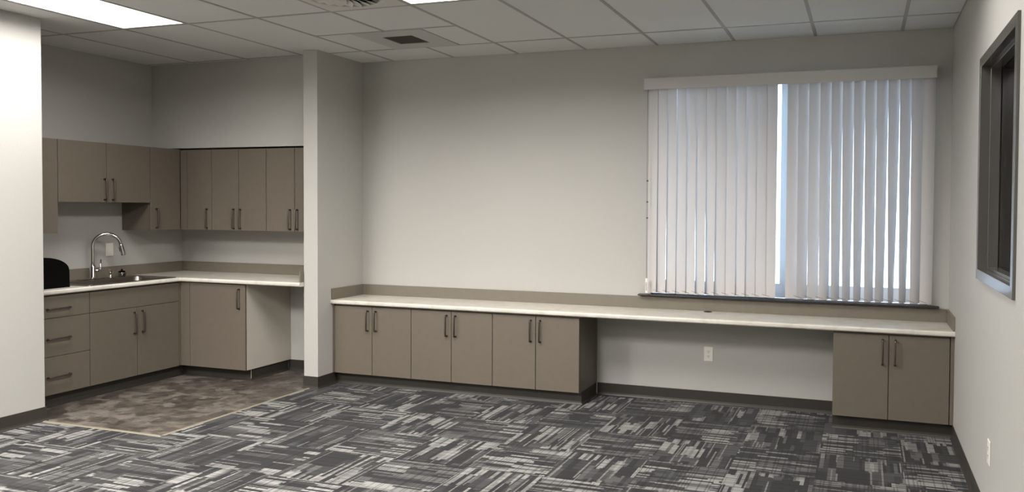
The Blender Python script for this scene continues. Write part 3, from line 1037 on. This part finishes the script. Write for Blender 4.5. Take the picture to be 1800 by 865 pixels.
# ------------------------------------------------------------------ window_1 (back wall)
bm = bmesh.new()
fy0, fy1 = .075, .125
x0, x1, z0, z1 = WO
add_box(bm, x0 + .001, x1 - .001, fy0, fy1, z0 + .002, .962)
add_box(bm, x0 + .001, x1 - .001, fy0, fy1, z1 - .045, z1 - .001)
add_box(bm, x0 + .001, x0 + .062, fy0, fy1, .962, z1 - .045)
add_box(bm, x1 - .062, x1 - .001, fy0, fy1, .962, z1 - .045)
win = struct('window_1', bm, M['winframe'], 'wide back-wall window behind the vertical blind', 'window')
MX = -1.1755
obj('mullion', box(MX - .028, MX + .028, fy0 - .004, fy1 + .002, .9625, z1 - .0455), M['winframe'], win)
obj('pane', box(x0 + .063, MX - .0285, .096, .102, .963, z1 - .046), M['glass'], win)
obj('pane', box(MX + .0285, x1 - .063, .096, .102, .963, z1 - .046), M['glass'], win)
o = obj('window_sill', box(-2.308, -.067, -.058, -.0006, .8395, .853, .003, 2), M['sill'], win); o['label'] = 'dark window sill board'
obj('window_stool', box(x0 + .001, x1 - .001, .0, fy0 - .001, .842, .8535), M['sill'], win)

# vertical blind
t = thing('vertical_blind', 'white vertical blind with a valance, drawn across the back window', 'blind', (-1.18, -.06, WO[2]))
VT0, VT1 = 2.4799, 2.5674
bm = bmesh.new()
add_box(bm, -2.2541, -.1125, -.1085, -.1045, VT0, VT1)
add_box(bm, -2.2541, -2.2501, -.1045, -.0008, VT0, VT1); add_box(bm, -.1165, -.1125, -.1045, -.0008, VT0, VT1)
obj('valance', bm, M['valance'], t)
obj('head_rail', box(-2.24, -.127, -.075, -.035, 2.50, 2.535), M['valance'], t)
VB = .8675
def vane(xc, a_top, a_bot, sway, curve=.0018):
    """curved vane; angle in degrees from the window plane, positive = right edge toward the glass; opens below the middle"""
    bm = bmesh.new()
    W_, NW, NZ = .0845, 8, 14
    grid = []
    for iz in range(NZ + 1):
        f = iz / NZ
        z = VT0 + .02 - f * (VT0 + .02 - VB)
        a = math.radians(a_top + (a_bot - a_top) * (f ** 1.25))
        xs_ = xc + sway * f * f
        row = []
        for iw in range(NW + 1):
            s = iw / NW - .5
            bow = curve * (1 - 4 * s * s)
            lx, ly = s * W_, -bow
            row.append(bm.verts.new((xs_ + lx * math.cos(a) - ly * math.sin(a), -.055 + lx * math.sin(a) + ly * math.cos(a), z)))
        grid.append(row)
    for A, B in zip(grid, grid[1:]):
        for k in range(NW):
            bm.faces.new((A[k], A[k + 1], B[k + 1], B[k])).smooth = True
    o = obj('vane', bm, M['vane'], t)
    return o
rv = random.Random(3)
left_n, right_n = 13, 13
lp = (-1.222 + 2.232) / left_n
LTOP = {2: -13, 3: -14, 4: -14, 8: -13, 9: -14, 10: -13}
LBOT = {0: -19, 1: -18, 2: -14, 3: -5, 4: -16, 5: -20, 6: -31, 7: -4, 8: -5, 9: -20, 10: -4, 11: -4, 12: -4}
for k in range(left_n):
    vane(-2.232 + lp * (k + .5), LTOP.get(k, -4) + rv.uniform(-.8, .8), LBOT[k] + rv.uniform(-.8, .8), rv.uniform(-.003, .003))
rp = (-.116 + 1.144) / right_n
RTOP = [8, 16, 15, 16, 18, 15, 16, 15, 16, 15, 15, 13, 8]
RBOT = [10, 35, 22, 30, 46, 53, 52, 47, 47, 61, 56, 34, 12]
for k in range(right_n):
    vane(-1.144 + rp * (k + .5), RTOP[k] + rv.uniform(-2, 2), RBOT[k] + rv.uniform(-3, 3), rv.uniform(-.004, .004), .0018 if k < 3 else .008)
# spacer chain links between the vane feet
cm = M['grille']
vx = [-2.232 + lp * (k + .5) for k in range(left_n)] + [-1.144 + rp * (k + .5) for k in range(right_n)]
for k, (a, b) in enumerate(zip(vx, vx[1:])):
    if k == left_n - 1: continue
    bm = bmesh.new()
    add_tube(bm, [(a + (b - a) * q, -.088 - .006 * math.sin(q * PI), VB + .034 - .022 * q) for q in (.3, .5, .7, .85, 1)], .0014, 5)
    obj('spacer_chain', bm, cm, t)
# control cord with its pulley at the left edge
bm = bmesh.new()
for xx in (-2.2265, -2.2185):
    add_tube(bm, [(xx, -.098, 2.51), (xx, -.098, .985)], .0013, 6)
o = obj('control_cord', bm, M['grille'], t); o['label'] = 'thin dark control cord at the blind edge'
for zz in (1.76, 1.593, 1.466):
    obj('cord_bead', box(-2.2295, -2.2155, -.102, -.094, zz - .006, zz + .006, .001), M['grille'], t)
bm = bmesh.new()
add_box(bm, -2.2325, -2.2285, -.104, -.092, .870, .985); add_box(bm, -2.2165, -2.2125, -.104, -.092, .870, .985)
add_box(bm, -2.2285, -2.2165, -.104, -.092, .955, .985); add_box(bm, -2.2285, -2.2165, -.104, -.092, .870, .885)
obj('cord_pulley', bm, M['white_plastic'], t)

# ------------------------------------------------------------------ window_2 (right wall): dark steel frame with glass
y0, y1, z0, z1 = RO
bm = bmesh.new()
fw = .052
xa, xb_ = -.013, .135
def ring(bm, xa, xb, y0, y1, z0, z1, fw):
    add_box(bm, xa, xb, y0, y0 + fw, z0, z1, .0015)
    add_box(bm, xa, xb, y1 - fw, y1, z0, z1, .0015)
    add_box(bm, xa, xb, y0 + fw - .0015, y1 - fw + .0015, z0, z0 + fw, .0015)
    add_box(bm, xa, xb, y0 + fw - .0015, y1 - fw + .0015, z1 - fw, z1, .0015)
ring(bm, xa, xb_, y0, y1, z0, z1, fw)
win2 = struct('window_2', bm, M['frame'], 'dark grey steel framed interior window in the right wall', 'window')
bm = bmesh.new()
ring(bm, .034, .084, y0 + fw, y1 - fw, z0 + fw, z1 - fw, .015)
obj('glazing_stop', bm, M['frame'], win2)
obj('pane', box(.0865, .0925, y0 + fw + .001, y1 - fw - .001, z0 + fw + .001, z1 - fw - .001), M['glass'], win2)
o = obj('backing_board', box(.104, .116, y0 + fw + .001, y1 - fw - .001, z0 + fw + .001, z1 - fw - .001), M['board'], win2); o['label'] = 'plain grey board behind the glass'

# ------------------------------------------------------------------ outdoors
bm = box(-25, 20, WT + .05, 40, -.25, -.12)
struct('ground', bm, M['concrete'], 'bright pale paving outside the back window', 'ground')
